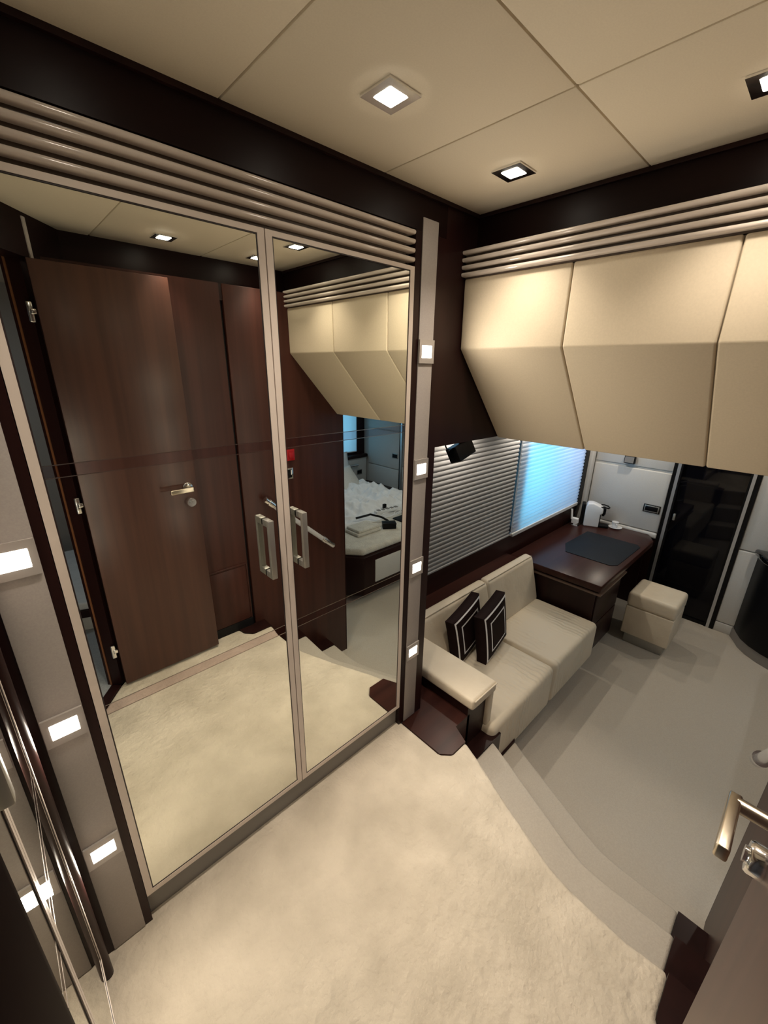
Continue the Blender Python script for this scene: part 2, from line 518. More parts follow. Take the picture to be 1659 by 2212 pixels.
obj('core', box(1.0, 1.70, OW - 0.26, OW - 0.08, LO, 0.375), 'dark_wood', ow)
obj('upper_panel', box(0.2, 1.40, -0.31, OW - 0.005, 0.30, 0.373), 'dark_wood', ow)

# doorway: strike jamb at the left of the eye, hinge jamb at the right
J = Vector((-0.033, 0.184))
struct('trim_13', MB().prism([tuple(J), tuple(J + d * 0.09), tuple(J + d * 0.09 - nrm * 0.07), tuple(J - nrm * 0.05)], FL, 0.36), 'dark_wood', bevel=0.002)
H = Vector((0.212, -0.142))
struct('trim_14', MB().prism([tuple(H), tuple(H - d * 0.05), tuple(H - d * 0.05 - nrm * 0.068), tuple(H - nrm * 0.068)], FL, 0.36), 'dark_wood')
struct('lit_edge_strip', MB().prism([tuple(H - nrm * 0.048 + d * 0.004), tuple(H - nrm * 0.048), tuple(H - nrm * 0.055), tuple(H - nrm * 0.055 + d * 0.004)], FL, 0.36), 'lit_edge')  # lighter strip paints the lit bevel edge of the hinge jamb

# passage cabin behind the doorway
pw = thing('wall_rear', None, None, (0, -2.2, FL), kind='structure')
for b_ in ((0.2, 0.97, -0.42, -0.37), (-1.2, 0.97, -2.3, -2.2), (-1.26, -1.2, -2.3, 0.3), (0.94, 0.97, -2.2, -0.37), (-1.2, -0.105, 0.20, 0.24)):
    obj('wall_panel', box(*b_, FL - 0.08, 0.523), 'post_fabric', pw)
# other outer walls
struct('wall_port', MB().box(1.0, 2.6, -3.05, -2.95, LO, -0.2).box(4.10, 4.75, -3.05, -2.95, LO, -0.2).box(2.6, 4.10, -3.05, -2.95, LO, -1.25).box(2.6, 4.10, -3.05, -2.95, -0.45, -0.2), 'dark_wood')
struct('wall_inner', box(0.97, 1.0, -3.05, -0.44, LO, 0.3), 'dark_wood')

# ================================================================== soffit and cornices
sof = thing('trim_16', 'cream padded soffit of faceted panels above the steps', None, (1.5, 0.41, -0.29), kind='structure')
prof = [(1.331, 0.298), (1.334, 0.068), (1.657, -0.289), (1.74, -0.289), (1.74, 0.298)]
ys = [-0.185, 0.228, 0.614, 0.999]
for a, b in zip(ys, ys[1:]):
    obj('panel', MB().extrude(prof, 'y', a + 0.0015, b - 0.0015), 'soffit', sof, bevel=0.006, seg=3)
for y in ys[1:3]:
    obj('seam', MB().extrude([(1.339, 0.296), (1.342, 0.070), (1.663, -0.284), (1.70, -0.28), (1.70, 0.29)], 'y', y - 0.003, y + 0.003), 'seam', sof)


def slat_profile(front, back_, z, h, sign):
    # rounded nose profile (depth coordinate, z)
    r = h / 2
    pts = [(back_, z), (back_, z + h)]
    for k in range(5):
        a = math.pi / 2 - math.pi * k / 4
        pts.append((front + sign * (r - r * math.cos(a)), z + r + r * math.sin(a)))
    return pts


cr = thing('trim_17', 'glossy beige cornice of four slats above the padded soffit', None, (1.33, 0.41, 0.30), kind='structure')
for k in range(4):
    z = 0.303 + 0.0225 * k
    obj('slat', MB().extrude(slat_profile(1.312, 1.345, z, 0.0125, 1), 'y', -0.185, 0.999), 'lacquer', cr, angle=60)
obj('slat_backing', box(1.334, 1.392, -0.185, 0.999, 0.298, 0.386), 'gap_brown', cr)
cl = thing('trim_18', 'glossy beige cornice of four slats above the mirrored wardrobe', None, (0.5, 1.0, 0.30), kind='structure')
for k in range(4):
    z = 0.311 + 0.0245 * k
    obj('slat', MB().extrude(slat_profile(0.997, 1.03, z, 0.0135, 1), 'x', -0.062 + 0.1, 1.072), 'lacquer', cl, angle=60)
obj('slat_backing', box(0.038, 1.05, 1.017, 1.06, 0.298, 0.40), 'gap_brown', cl)
# ================================================================== wardrobes with mirrored doors
MZ0, MZ1 = -1.435, 0.287
STRIPS = [(-0.213, -0.188), (-0.793, -0.766)]


def mirrored_door(root, axis, a0, a1, face, sgn, m0, m1, handle, hz=(-0.575, -0.398), reach=0.037):
    """door spanning a0..a1 along axis, mirror opening m0..m1, front plane face, front points to sgn along the other axis"""
    def bx(u0, u1, d0, d1, z0, z1, mb=None):
        mb = mb or MB()
        e0, e1 = sorted((face + sgn * d0, face + sgn * d1))
        return mb.box(u0, u1, e0, e1, z0, z1) if axis == 'x' else mb.box(e0, e1, u0, u1, z0, z1)
    leaf = obj('door', bx(a0, a1, -0.03, -0.008, -1.452, 0.299), 'frame_paint', root)
    fr = bx(a0, m0, -0.012, 0.0, -1.452, 0.299)
    bx(m1, a1, -0.012, 0.0, -1.452, 0.299, fr)
    bx(m0, m1, -0.012, 0.0, MZ1, 0.299, fr)
    bx(m0, m1, -0.012, 0.0, -1.452, MZ0, fr)
    obj('frame', fr, 'frame_paint', leaf)
    gk = 0.0028
    ga = MB()
    bx(m0, m0 + gk, -0.008, -0.0012, MZ0, MZ1, ga); bx(m1 - gk, m1, -0.008, -0.0012, MZ0, MZ1, ga)
    bx(m0, m1, -0.008, -0.0012, MZ0, MZ0 + gk, ga); bx(m0, m1, -0.008, -0.0012, MZ1 - gk, MZ1, ga)
    obj('gasket', ga, 'dark_line', leaf)
    zs = [MZ0 + gk, STRIPS[1][0], STRIPS[1][1], STRIPS[0][0], STRIPS[0][1], MZ1 - gk]
    for i, nm in enumerate(('mirror_pane', 'mirror_strip', 'mirror_pane', 'mirror_strip', 'mirror_pane')):
        obj(nm, bx(m0 + gk, m1 - gk, -0.008, -0.002, zs[i] + 0.0008, zs[i + 1] - 0.0008), 'mirror' if nm == 'mirror_pane' else 'mirror_strip', leaf)
    for z in zs[1:5]:
        obj('bevel_line', bx(m0 + gk, m1 - gk, -0.008, -0.0016, z - 0.0009, z + 0.0009), 'bevel_line', leaf)
    # D-shaped pull
    if handle is None:
        return leaf
    h0, h1 = handle
    z0, z1 = hz
    hd = MB()
    bx(h0, h1, reach - 0.013, reach, z0, z1, hd)
    bx(h0, h1, 0.001, reach - 0.010, z1 - 0.020, z1, hd)
    bx(h0, h1, 0.001, reach - 0.010, z0, z0 + 0.020, hd)
    obj('handle', hd, 'satin', leaf, bevel=0.0025)
    for za in (z1 - 0.018, z0 + 0.002):
        obj('handle_foot', bx(h0 + 0.001, h1 - 0.001, -0.0022, 0.0012, za, za + 0.016), 'black', leaf)
    return leaf


wr = thing('wardrobe', 'built-in wardrobe with two tall mirrored doors in beige frames', 'wardrobe', (0.55, 1.03, FL))
mirrored_door(wr, 'x', 0.0375, 0.5595, 1.0, -1, 0.054, 0.542, (0.491, 0.508))
mirrored_door(wr, 'x', 0.5625, 1.0745, 1.0, -1, 0.580, 1.056, (0.598, 0.615))
obj('plinth', box(0.0375, 1.0745, 1.022, 1.05, FL, -1.456), 'plinth_paint', wr)
obj('carcass', box(0.0375, 1.0745, 1.031, 1.06, -1.456, 0.298), 'plinth_paint', wr)

wl = thing('wardrobe', 'mirrored closet doors edge-on at the left margin beside the wall lights', 'wardrobe', (-0.10, 0.6, FL))
mirrored_door(wl, 'y', 0.577, 0.935, -0.087, 1, 0.588, 0.925, None)
mirrored_door(wl, 'y', 0.250, 0.575, -0.087, 1, 0.26, 0.563, (0.440, 0.458), (-0.40, -0.22), 0.028)
obj('plinth', box(-0.125, -0.105, 0.25, 0.935, FL, -1.456), 'plinth_paint', wl)
obj('carcass', box(-0.15, -0.119, 0.245, 0.99, FL, 0.52), 'dark_wood', wl)
struct('leak_shield_left', box(-0.25, -0.155, 0.24, 1.50, FL - 0.1, 0.522), 'dark_wood')  # outer shell added behind the closet to block leaking sky light
struct('trim_19', box(-0.119, -0.087, 0.245, 0.99, 0.302, 0.522), 'dark_wood')

# ================================================================== post strips and wall lights
ps = struct('trim_20', box(1.1035, 1.1765, 0.9965, 1.0, FL + 0.004, 0.436), 'post_fabric', bevel=0.001)
ps2 = struct('trim_21', box(-0.062, 0.0165, 0.9965, 1.0, FL + 0.004, 0.40), 'post_fabric', bevel=0.001)


def wall_light(x, z, label):
    t = thing('wall_light', label, 'wall light', (x, 0.9965, z), 'square wall lights set in the posts')
    hw, hh = 0.0375, 0.0375
    pl = MB()
    a, b = 0.0255, 0.0200
    y0, y1 = 0.9905, 0.9962
    pl.box(x - hw, x - a, y0, y1, z - hh, z + hh).box(x + a, x + hw, y0, y1, z - hh, z + hh)
    pl.box(x - a, x + a, y0, y1, z + b, z + hh).box(x - a, x + a, y0, y1, z - hh, z - b)
    obj('plate', pl, 'fixture', t)
    obj('lens', box(x - a, x + a, 0.9890, 0.9962, z - b, z + b), 'wall_glow', t, bevel=0.005, seg=3)
    lamp('wall_light_lamp', 'AREA', (x, 0.985, z), P_WALL, NEUTRAL, 0.05, (-math.pi / 2, 0, 0))


for z, n in ((0.053, 'uppermost'), (-0.356, 'second from the top'), (-0.765, 'third from the top'), (-1.175, 'lowest')):
    wall_light(1.140, z, 'square wall light, %s of the four on the right post' % n)
for z, n in ((-0.357, 'uppermost'), (-0.767, 'middle one'), (-1.177, 'lowest')):
    wall_light(-0.0225, z, 'square wall light, %s of the three on the left post' % n)


# ================================================================== ceiling lights
def ceiling_light(x, y, label, power=P_DOWN, cone=104):
    t = thing('ceiling_light', label, 'ceiling light', (x, y, 0.499), 'square recessed ceiling lights')
    a, b = 0.0425, 0.024
    pl = MB()
    for (x0, x1, y0, y1) in ((-a, a, b, a), (-a, a, -a, -b), (-a, -b, -b, b), (b, a, -b, b)):
        pl.box(x + x0, x + x1, y + y0, y + y1, 0.4955, 0.4995)
    obj('trim_plate', pl, 'chrome', t)
    obj('lens', box(x - b, x + b, y - b, y + b, 0.4935, 0.4995), 'lamp_glow', t, bevel=0.004)
    lamp('ceiling_light_lamp', 'SPOT', (x, y, 0.488), power, WARM, 0.025, (0, 0, 0), math.radians(cone), 1.0)


ceiling_light(0.706, 0.737, 'square recessed ceiling light nearest the mirrored doors, left of the other two')
ceiling_light(1.166, 0.737, 'square recessed ceiling light nearest the corner above the soffit', P_DOWN * 0.82)
ceiling_light(1.158, 0.208, 'square recessed ceiling light cut off by the right edge of the photo', P_DOWN * 0.7)
ceiling_light(0.700, -0.08, 'square ceiling light reflected high in the left mirrored door', P_DOWN * 0.38, 80)
ceiling_light(1.135, -0.105, 'square ceiling light whose reflection is half hidden by the middle mirror frame', P_DOWN * 0.38, 80)

ceiling_light(0.246, 0.737, 'added square ceiling light, out of view, brightening the left post')  # unseen lamp added to brighten the left side of the landing

# unseen lower cabin downlights, then a lamp added over the bed
for x, y in ((2.05, 1.36), (2.86, 1.37), (3.67, 1.38), (4.07, 0.97), (3.9, 0.0), (3.0, -0.4)):
    lamp('unseen_cabin_lamp', 'SPOT', (x, y, -0.275), P_CABIN, NEUTRAL, 0.012, (0, 0, 0), math.radians(150), 0.6)
lamp('unseen_cabin_lamp', 'SPOT', (2.95, -1.75, -0.275), 15.0, (0.86, 0.93, 1.0), 0.03, (0, 0, 0), math.radians(150), 0.6)  # unseen cool fill, added to brighten the bed
lamp('passage_fill', 'AREA', (-0.3, -1.2, 0.45), P_BACK, (0.75, 0.88, 1.0), 0.3)  # invented cool fill for the space behind the doorway

# area lamps added outside the two windows, boosting and tinting the daylight
lamp('daylight', 'AREA', (3.12, 2.0, -0.72), 8.0, (0.10, 0.72, 1.0), 0.5, (-math.pi / 2, 0, 0))
lamp('daylight', 'AREA', (4.00, 2.1, -0.60), 5.0, (0.52, 0.55, 1.0), 0.6, (-math.pi / 2, 0, 0))
lamp('daylight', 'AREA', (3.5, -3.6, -0.75), 13.0, (0.24, 0.70, 1.0), 1.2, (math.pi / 2, 0, 0))

# ================================================================== door leaf beside the eye (swung open)
dr = thing('door_3', 'open brown wooden door with a metal lever handle at the right edge', None, (0.22, -0.12, FL), kind='structure')
DY = -0.100
obj('leaf', box(0.226, 0.700, DY - 0.038, DY, -1.538, 0.352), 'door_wood', dr, bevel=0.0015)
lv = MB()
lv.tube([(0.655, DY + 0.004, -0.578), (0.655, DY + 0.050, -0.578)], 0.0105, 14)
lever = obj('lever_handle', lv, 'bronze', dr)
obj('grip', box(0.560, 0.666, DY + 0.045, DY + 0.060, -0.590, -0.568), 'bronze', lever, bevel=0.003, seg=3)
rs = MB().lathe(0, 0, [(0.0235, 0.0), (0.0235, 0.004), (0.021, 0.006)], 28)
rs.xf(Matrix.Translation((0.655, DY, -0.578)) @ Matrix.Rotation(-math.pi / 2, 4, 'X'))
obj('rosette', rs, 'chrome', lever)
lk = MB().lathe(0, 0, [(0.0235, 0.0), (0.0235, 0.016), (0.021, 0.020), (0.012, 0.020), (0.012, 0.024)], 28)
lk.xf(Matrix.Translation((0.660, DY, -0.655)) @ Matrix.Rotation(-math.pi / 2, 4, 'X'))
obj('lock_cylinder', lk, 'chrome', dr)
for z in (0.175, -0.585, -1.345):
    hb = MB().box(0.197, 0.217, -0.140, -0.118, z - 0.036, z + 0.036).box(0.205, 0.226, -0.130, -0.112, z - 0.008, z + 0.012)
    obj('hinge', hb, 'chrome', dr, bevel=0.004, seg=3)

# ---- handrail on the opposite wall
hr = thing('handrail', 'clear acrylic handrail with chrome ends sloping down beside the steps', 'handrail', (1.32, OW, -1.0))
a = Vector((1.075, -0.125, -0.735)); b = Vector((1.56, -0.125, -1.175))
def lerp(t): return a + (b - a) * t
obj('rail', MB().tube([lerp(0.12), lerp(0.80)], 0.0155, 16), 'acrylic', hr)
obj('end_cap', MB().tube([lerp(0.0), lerp(0.004), lerp(0.12)], [0.014, 0.019, 0.019], 16), 'chrome', hr)
obj('end_cap', MB().tube([lerp(0.80), lerp(0.985), lerp(1.0)], [0.0195, 0.0195, 0.013], 16), 'chrome', hr)
for t in (0.08, 0.84):
    p = lerp(t)
    obj('bracket', MB().tube([tuple(p), (p.x, OW + 0.003, p.z)], 0.008, 10), 'chrome', hr)
    obj('collar', MB().tube([lerp(t - 0.03), lerp(t + 0.02)], 0.0225, 16), 'chrome', hr)

# alarm button and switch on the same wall
al = thing('alarm_button', 'red emergency button on the dark wood wall, seen in the mirror', 'button', (1.294, OW, -0.51))
obj('plate', box(1.266, 1.322, OW, OW + 0.008, -0.545, -0.475), 'red', al, bevel=0.006, seg=3)
obj('button', box(1.280, 1.308, OW + 0.008, OW + 0.016, -0.528, -0.492), 'red', al, bevel=0.006, seg=3)
sw = thing('wall_socket', 'dark chrome-framed switch below the red button, seen in the mirror', 'switch', (1.281, OW, -0.62))
obj('plate', box(1.256, 1.306, OW, OW + 0.007, -0.658, -0.588), 'chrome', sw, bevel=0.006, seg=3)
obj('insert', box(1.264, 1.294, OW + 0.007, OW + 0.010, -0.648, -0.598), 'black', sw, bevel=0.003)
obj('rocker', box(1.286, 1.292, OW + 0.010, OW + 0.013, -0.630, -0.602), 'white', sw)

# ================================================================== blinds of the side window
win = thing('window_1', 'long side window behind pleated blinds above the sofa', None, (3.5, HW + 0.05, -1.23), kind='structure')
obj('pane', box(2.98, 4.10, HW + 0.065, HW + 0.071, -1.235, -0.40), 'window_glass', win)
obj('sill', box(2.86, 4.16, HW - 0.012, HW + 0.05, -1.268, -1.248), 'white', win, bevel=0.004)
obj('reveal', box(4.10, 4.19, HW - 0.012, HW + 0.02, -1.268, -0.30), 'black', win)


def blind(name, label, x0, x1, z0, z1, y, n, mat, rail, tilt=0.0, loc_label=None):
    t = thing(name, label, 'blind', ((x0 + x1) / 2, y, z0))
    h = (z1 - z0) / n
    for k in range(n):
        za = z0 + h * k
        p = [(y, za), (y - 0.006, za + h * 0.25), (y - 0.0085, za + h * 0.5), (y - 0.007, za + h * 0.8), (y, za + h),
             (y + 0.003, za + h), (y + 0.003, za)]
        obj('pleat', MB().extrude(p, 'x', x0, x1), mat, t, angle=50)
    obj('bottom_rail', box(x0, x1, y - 0.014, y + 0.006, z0 - 0.014, z0), rail, t, bevel=0.003)
    return t


blind('pleated_blind', 'grey pleated blind, unlit, behind the sofa and right post', 1.235, 2.84, -1.245, -0.40, 1.520, 27, 'shade_grey', 'shade_grey')
blind('pleated_blind', 'white pleated blind glowing blue with daylight above the desk', 2.845, 4.10, -1.235, -0.36, 1.500, 27, 'shade_white', 'white')
# ================================================================== window and blind across the cabin (mirror only)
w2 = thing('window_2', 'window across the cabin seen only in the mirror', None, (3.2, -3.0, -1.25), kind='structure')
obj('pane', box(2.6, 4.10, -3.03, -3.024, -1.25, -0.45), 'window_glass', w2)
blind('pleated_blind', 'bright turquoise-lit blind above the bed, seen in the right mirror', 2.60, 4.105, -1.235, -0.36, -2.925, 24, 'shade_white', 'white')

# ---- outside: sea
struct('sea', MB().add([(-30, 1.75, -3.2), (40, 1.75, -3.2), (40, 60, -3.2), (-30, 60, -3.2)], [(0, 1, 2, 3)]).add([(-30, -3.2, -3.2), (40, -3.2, -3.2), (40, -60, -3.2), (-30, -60, -3.2)], [(0, 1, 2, 3)]), 'sea')

# ================================================================== sofa
sofa = thing('sofa', 'cream leather two-seat sofa with one armrest, below the grey blind', 'sofa', (2.2, 1.05, LO))
SZ = -1.70
obj('base', box(1.56, 2.83, 0.83, 1.38, LO, -2.0), 'dark_wood', sofa)
for x0, x1 in ((1.50, 2.186), (2.190, 2.866)):
    obj('seat_cushion', box(x0, x1, 0.748, 1.235, -1.995, SZ), 'creased', sofa, bevel=0.035, seg=5)
def backrest(x0, x1):
    p = [(1.215, -1.80), (1.217, -1.69), (1.300, -1.372), (1.372, -1.362), (1.380, -1.80)]
    return MB().extrude(p, 'x', x0, x1)
for x0, x1 in ((1.40, 2.236), (2.240, 2.872)):
    obj('backrest', backrest(x0, x1), 'leather', sofa, bevel=0.025, seg=5)
arm = obj('armrest', box(1.338, 1.542, 0.782, 1.36, -1.502, -1.440), 'leather', sofa, bevel=0.016, seg=4)
obj('arm_piping', MB().tube([(1.350, 0.780, -1.447), (1.532, 0.780, -1.447)], 0.0035, 8), 'leather', arm)
obj('inner_flap', box(1.505, 1.550, 0.795, 1.25, -1.72, -1.470), 'leather', sofa, bevel=0.014, seg=4)
obj('side_panel', MB().box(1.352, 1.512, 0.815, 1.38, LO + 0.002, -1.503), 'dark_wood', sofa)


def on_back(t, x):  # point on the face of the backrest
    return (x, 1.217 + (1.300 - 1.217) * t, -1.69 + (1.69 - 1.372) * t)


for x0, x1 in ((1.43, 2.215), (2.262, 2.850)):
    obj('piping', MB().tube([(x0, 1.3095, -1.3690), (x1, 1.3095, -1.3690)], 0.0035, 8), 'leather', sofa)


# ---- scatter cushions
def cushion(label, c, yaw, tilt, roll, s, t):
    root = thing('cushion', label, 'cushion', (c[0], c[1], c[2] - s / 2), 'dark cushions on the sofa')
    Mx = Matrix.Translation(c) @ Matrix.Rotation(yaw, 4, 'Z') @ Matrix.Rotation(-tilt, 4, 'X') @ Matrix.Rotation(roll, 4, 'Y')
    n = 18
    h = s / 2

    def pt(u, v, side):
        # pinched corners, domed faces
        k = 1 - 0.055 * (1 - (u * v) ** 2) * (abs(u) ** 6 + abs(v) ** 6) * 0.9
        d_ = (max(0.0, 1 - abs(u) ** 3.2) * max(0.0, 1 - abs(v) ** 3.2)) ** 0.55
        return Vector((u * h * k, side * t * (0.30 + 0.20 * d_), v * h * k))
    mb = MB()
    vs, fs = [], []
    for side in (-1, 1):
        o_ = len(vs)
        for j in range(n + 1):
            for i in range(n + 1):
                vs.append(pt(-1 + 2 * i / n, -1 + 2 * j / n, side))
        for j in range(n):
            for i in range(n):
                q = (o_ + j * (n + 1) + i, o_ + j * (n + 1) + i + 1, o_ + (j + 1) * (n + 1) + i + 1, o_ + (j + 1) * (n + 1) + i)
                fs.append(q if side < 0 else q[::-1])
    N1_ = (n + 1) * (n + 1)
    ring = [i for i in range(n + 1)] + [(j + 1) * (n + 1) + n for j in range(n)] + [n * (n + 1) + i for i in range(n - 1, -1, -1)] + [j * (n + 1) for j in range(n - 1, 0, -1)]
    for a_, b_ in zip(ring, ring[1:] + ring[:1]):
        fs.append((a_, a_ + N1_, b_ + N1_, b_))
    mb.add(vs, fs).xf(Mx)
    obj('cover', mb, 'cushion', root, angle=70)
    for nm, e, wd in (('outer_trim', 0.93, 0.036), ('inner_trim', 0.60, 0.032)):
        tr = MB()
        e0, e1 = e - wd, e + wd
        k = 14
        def edge(q, e_):
            s_, i = divmod(q, k)
            f = -1 + 2 * i / k
            return [(f * e_, -e_), (e_, f * e_), (-f * e_, e_), (-e_, -f * e_)][s_]
        vv = []
        for q in range(4 * k):
            for e_ in (e0, e1):
                u, v = edge(q, e_)
                p = pt(u, v, -1)
                p.y -= 0.0022
                vv.append(p)
        ff = [(2 * q, 2 * q + 1, (2 * q + 3) % (8 * k), (2 * q + 2) % (8 * k)) for q in range(4 * k)]
        tr.add(vv, ff).xf(Mx)
        obj(nm, tr, 'white_trim', root, angle=70)


cushion('dark brown cushion with white square outlines, in front of its twin', (2.02, 1.118, -1.525), 0.158, 0.112, -0.094, 0.33, 0.10)
cushion('dark brown cushion half hidden behind the front one, leaning on the armrest', (1.875, 1.212, -1.522), 0.13, 0.10, -0.16, 0.33, 0.09)

# ================================================================== desk
desk = thing('desk', 'dark wood desk with a chamfered corner beside the sofa', 'desk', (3.5, 1.15, LO))
DT = -1.43
obj('desk_top', MB().prism([(2.878, 0.782), (4.10, 0.782), (4.25, 0.86), (4.25, 1.50), (2.878, 1.50)], DT - 0.052, DT), 'dark_wood_h', desk, bevel=0.006, seg=2)
obj('groove', box(2.90, 3.62, 0.800, 1.45, DT - 0.075, DT - 0.052), 'black', desk)
obj('edge_strip', box(2.8785, 3.43, 0.776, 1.45, DT - 0.082, DT - 0.066), 'edge_bead', desk, bevel=0.004)
obj('cabinet', box(2.900, 3.44, 0.815, 1.45, LO + 0.07, DT - 0.085), 'dark_wood', desk)
for z0, z1 in ((-1.80, -1.525), (-2.06, -1.81)):
    dw = obj('drawer', box(2.915, 3.425, 0.806, 0.816, z0, z1), 'dark_wood', desk, bevel=0.003)
obj('plinth', box(2.93, 3.42, 0.85, 1.45, LO, LO + 0.07), 'black', desk)
obj('end_panel', box(4.20, 4.235, 0.86, 1.45, LO, DT - 0.052), 'dark_wood', desk)
obj('back_panel', box(3.44, 4.20, 1.40, 1.45, LO, DT - 0.052), 'dark_wood', desk)
obj('kneehole_shelf', box(3.44, 3.60, 0.88, 1.40, LO + 0.13, LO + 0.15), 'aluminium', desk)

mat_ = obj('desk_mat', MB().prism([(3.275, 1.215), (3.44, 1.29), (3.885, 1.275), (3.885, 0.85), (3.84, 0.815), (3.325, 0.825), (3.275, 0.865)], DT, DT + 0.005), 'mat', bevel=0.002,
           label='dark navy leather desk pad lying on the wooden desk', cat='desk pad')
# ================================================================== coffee machine
cm = thing('coffee_machine', 'small white and black capsule coffee machine on the desk', 'coffee machine', (4.10, 1.30, DT))
cmx = Matrix.Translation((4.10, 1.30, DT)) @ Matrix.Rotation(math.radians(22), 4, 'Z') @ Matrix.Scale(0.98, 4)
def cmo(nm, mb, mt, par, **k): return obj(nm, mb.xf(cmx), mt, par, **k)
# local frame: front towards -y
body = MB().extrude([(0.10, 0.0), (-0.035, 0.0), (-0.035, 0.135), (-0.055, 0.145), (-0.055, 0.195), (-0.03, 0.215), (0.04, 0.240), (0.085, 0.235), (0.102, 0.20)], 'x', -0.058, 0.058)
cmo('body', body, 'white', cm, bevel=0.012, seg=3)
cmo('front', box(-0.048, 0.048, -0.043, -0.03, 0.006, 0.13), 'black', cm, bevel=0.003)
cmo('spout_head', MB().box(-0.046, 0.046, -0.080, -0.050, 0.132, 0.200), 'black', cm, bevel=0.012, seg=3)
cmo('spout', MB().tube([(0, -0.064, 0.140), (0, -0.064, 0.112)], 0.012, 12), 'black', cm)
cmo('lever', MB().tube([(-0.046, 0.03, 0.205), (-0.050, -0.06, 0.212), (-0.040, -0.098, 0.205), (0.0, -0.108, 0.203), (0.040, -0.098, 0.205), (0.050, -0.06, 0.212), (0.046, 0.03, 0.205)], 0.006, 8), 'black', cm)
cmo('drip_tray', MB().box(-0.046, 0.046, -0.125, -0.02, 0.0, 0.022), 'black', cm, bevel=0.006)
cmo('water_tank', MB().box(-0.05, 0.05, 0.102, 0.135, 0.012, 0.225), 'black', cm, bevel=0.010, seg=3)

cup = thing('espresso_cup', 'small white cup on a saucer right of the coffee machine', 'cup', (4.19, 1.135, DT))
obj('saucer', MB().lathe(4.19, 1.135, [(0.028, DT), (0.058, DT + 0.008), (0.060, DT + 0.011), (0.03, DT + 0.006)], 24), 'white', cup)
obj('bowl', MB().lathe(4.185, 1.14, [(0.018, DT + 0.007), (0.026, DT + 0.03), (0.031, DT + 0.062), (0.0285, DT + 0.062), (0.022, DT + 0.03), (0.012, DT + 0.014)], 24), 'white', cup)
obj('handle', MB().tube([(4.160, 1.122, DT + 0.050), (4.142, 1.110, DT + 0.048), (4.140, 1.108, DT + 0.032), (4.158, 1.120, DT + 0.024)], 0.004, 8), 'white', cup)
ad = thing('charger', 'white plug charger on a clear stand left of the coffee machine', 'charger', (3.985, 1.44, DT))
obj('stand', box(3.930, 4.000, 1.392, 1.475, DT, DT + 0.006), 'chrome', ad, bevel=0.002)
obj('block', box(3.945, 3.990, 1.405, 1.465, DT + 0.02, DT + 0.075), 'white', ad, bevel=0.008, seg=3)
obj('post', box(3.955, 3.980, 1.425, 1.445, DT + 0.006, DT + 0.02), 'white', ad)
obj('plug', MB().tube([(3.950, 1.462, DT + 0.06), (3.950, 1.475, DT + 0.16)], 0.010, 10), 'white', ad)
obj('cable', MB().tube([(3.980, 1.46, DT + 0.10), (4.015, 1.455, DT + 0.18), (4.020, 1.47, DT + 0.15), (4.030, 1.475, DT + 0.02)], 0.004, 8), 'black', ad)

so = thing('wall_socket', 'black framed double socket on the pale far wall above the desk', 'socket', (FX, 0.89, -1.19))
obj('plate', box(FX - 0.008, FX, 0.822, 0.960, -1.228, -1.152), 'black_gloss', so, bevel=0.006, seg=3)
obj('rim', box(FX - 0.011, FX - 0.008, 0.832, 0.950, -1.220, -1.160), 'satin', so, bevel=0.002)
obj('insert', box(FX - 0.013, FX - 0.011, 0.840, 0.942, -1.210, -1.168), 'black', so, bevel=0.002)
sp = thing('wall_speaker', 'small grey box high on the far wall, just under the soffit', 'speaker', (FX, 1.15, -0.77))
obj('housing', box(FX - 0.035, FX + 0.008, 1.105, 1.195, -0.805, -0.735), 'black', sp, bevel=0.004)
obj('grille', box(FX - 0.038, FX - 0.035, 1.112, 1.188, -0.798, -0.742), 'plinth_paint', sp)

bk = thing('speaker', 'small black speaker hanging under the dark panel before the grey blind', 'speaker', (1.40, 1.01, -0.29))
hmx = Matrix.Translation((1.42, 1.02, -0.325)) @ Matrix.Rotation(math.radians(-16), 4, 'Y') @ Matrix.Rotation(math.radians(-20), 4, 'X')
obj('housing', MB().box(-0.055, 0.055, -0.03, 0.03, -0.032, 0.034).xf(hmx), 'black', bk, bevel=0.005)
obj('bracket', MB().box(1.405, 1.435, 1.005, 1.025, -0.305, -0.285), 'black', bk)
obj('cable', MB().tube([(1.37, 1.02, -0.305), (1.335, 1.02, -0.318), (1.318, 1.02, -0.300), (1.310, 1.02, -0.286)], 0.003, 8), 'black', bk)

# ================================================================== ottoman
ot = thing('ottoman', 'cream leather cube stool by the desk on a grey plinth', 'stool', (3.63, 0.57, LO))
obj('plinth', box(3.495, 3.775, 0.432, 0.712, LO, -2.04), 'satin', ot, bevel=0.003)
obj('body', box(3.462, 3.805, 0.402, 0.737, -2.047, -1.795), 'leather', ot, bevel=0.010, seg=3)
obj('seat', box(3.458, 3.809, 0.398, 0.741, -1.797, -1.672), 'leather', ot, bevel=0.030, seg=5)

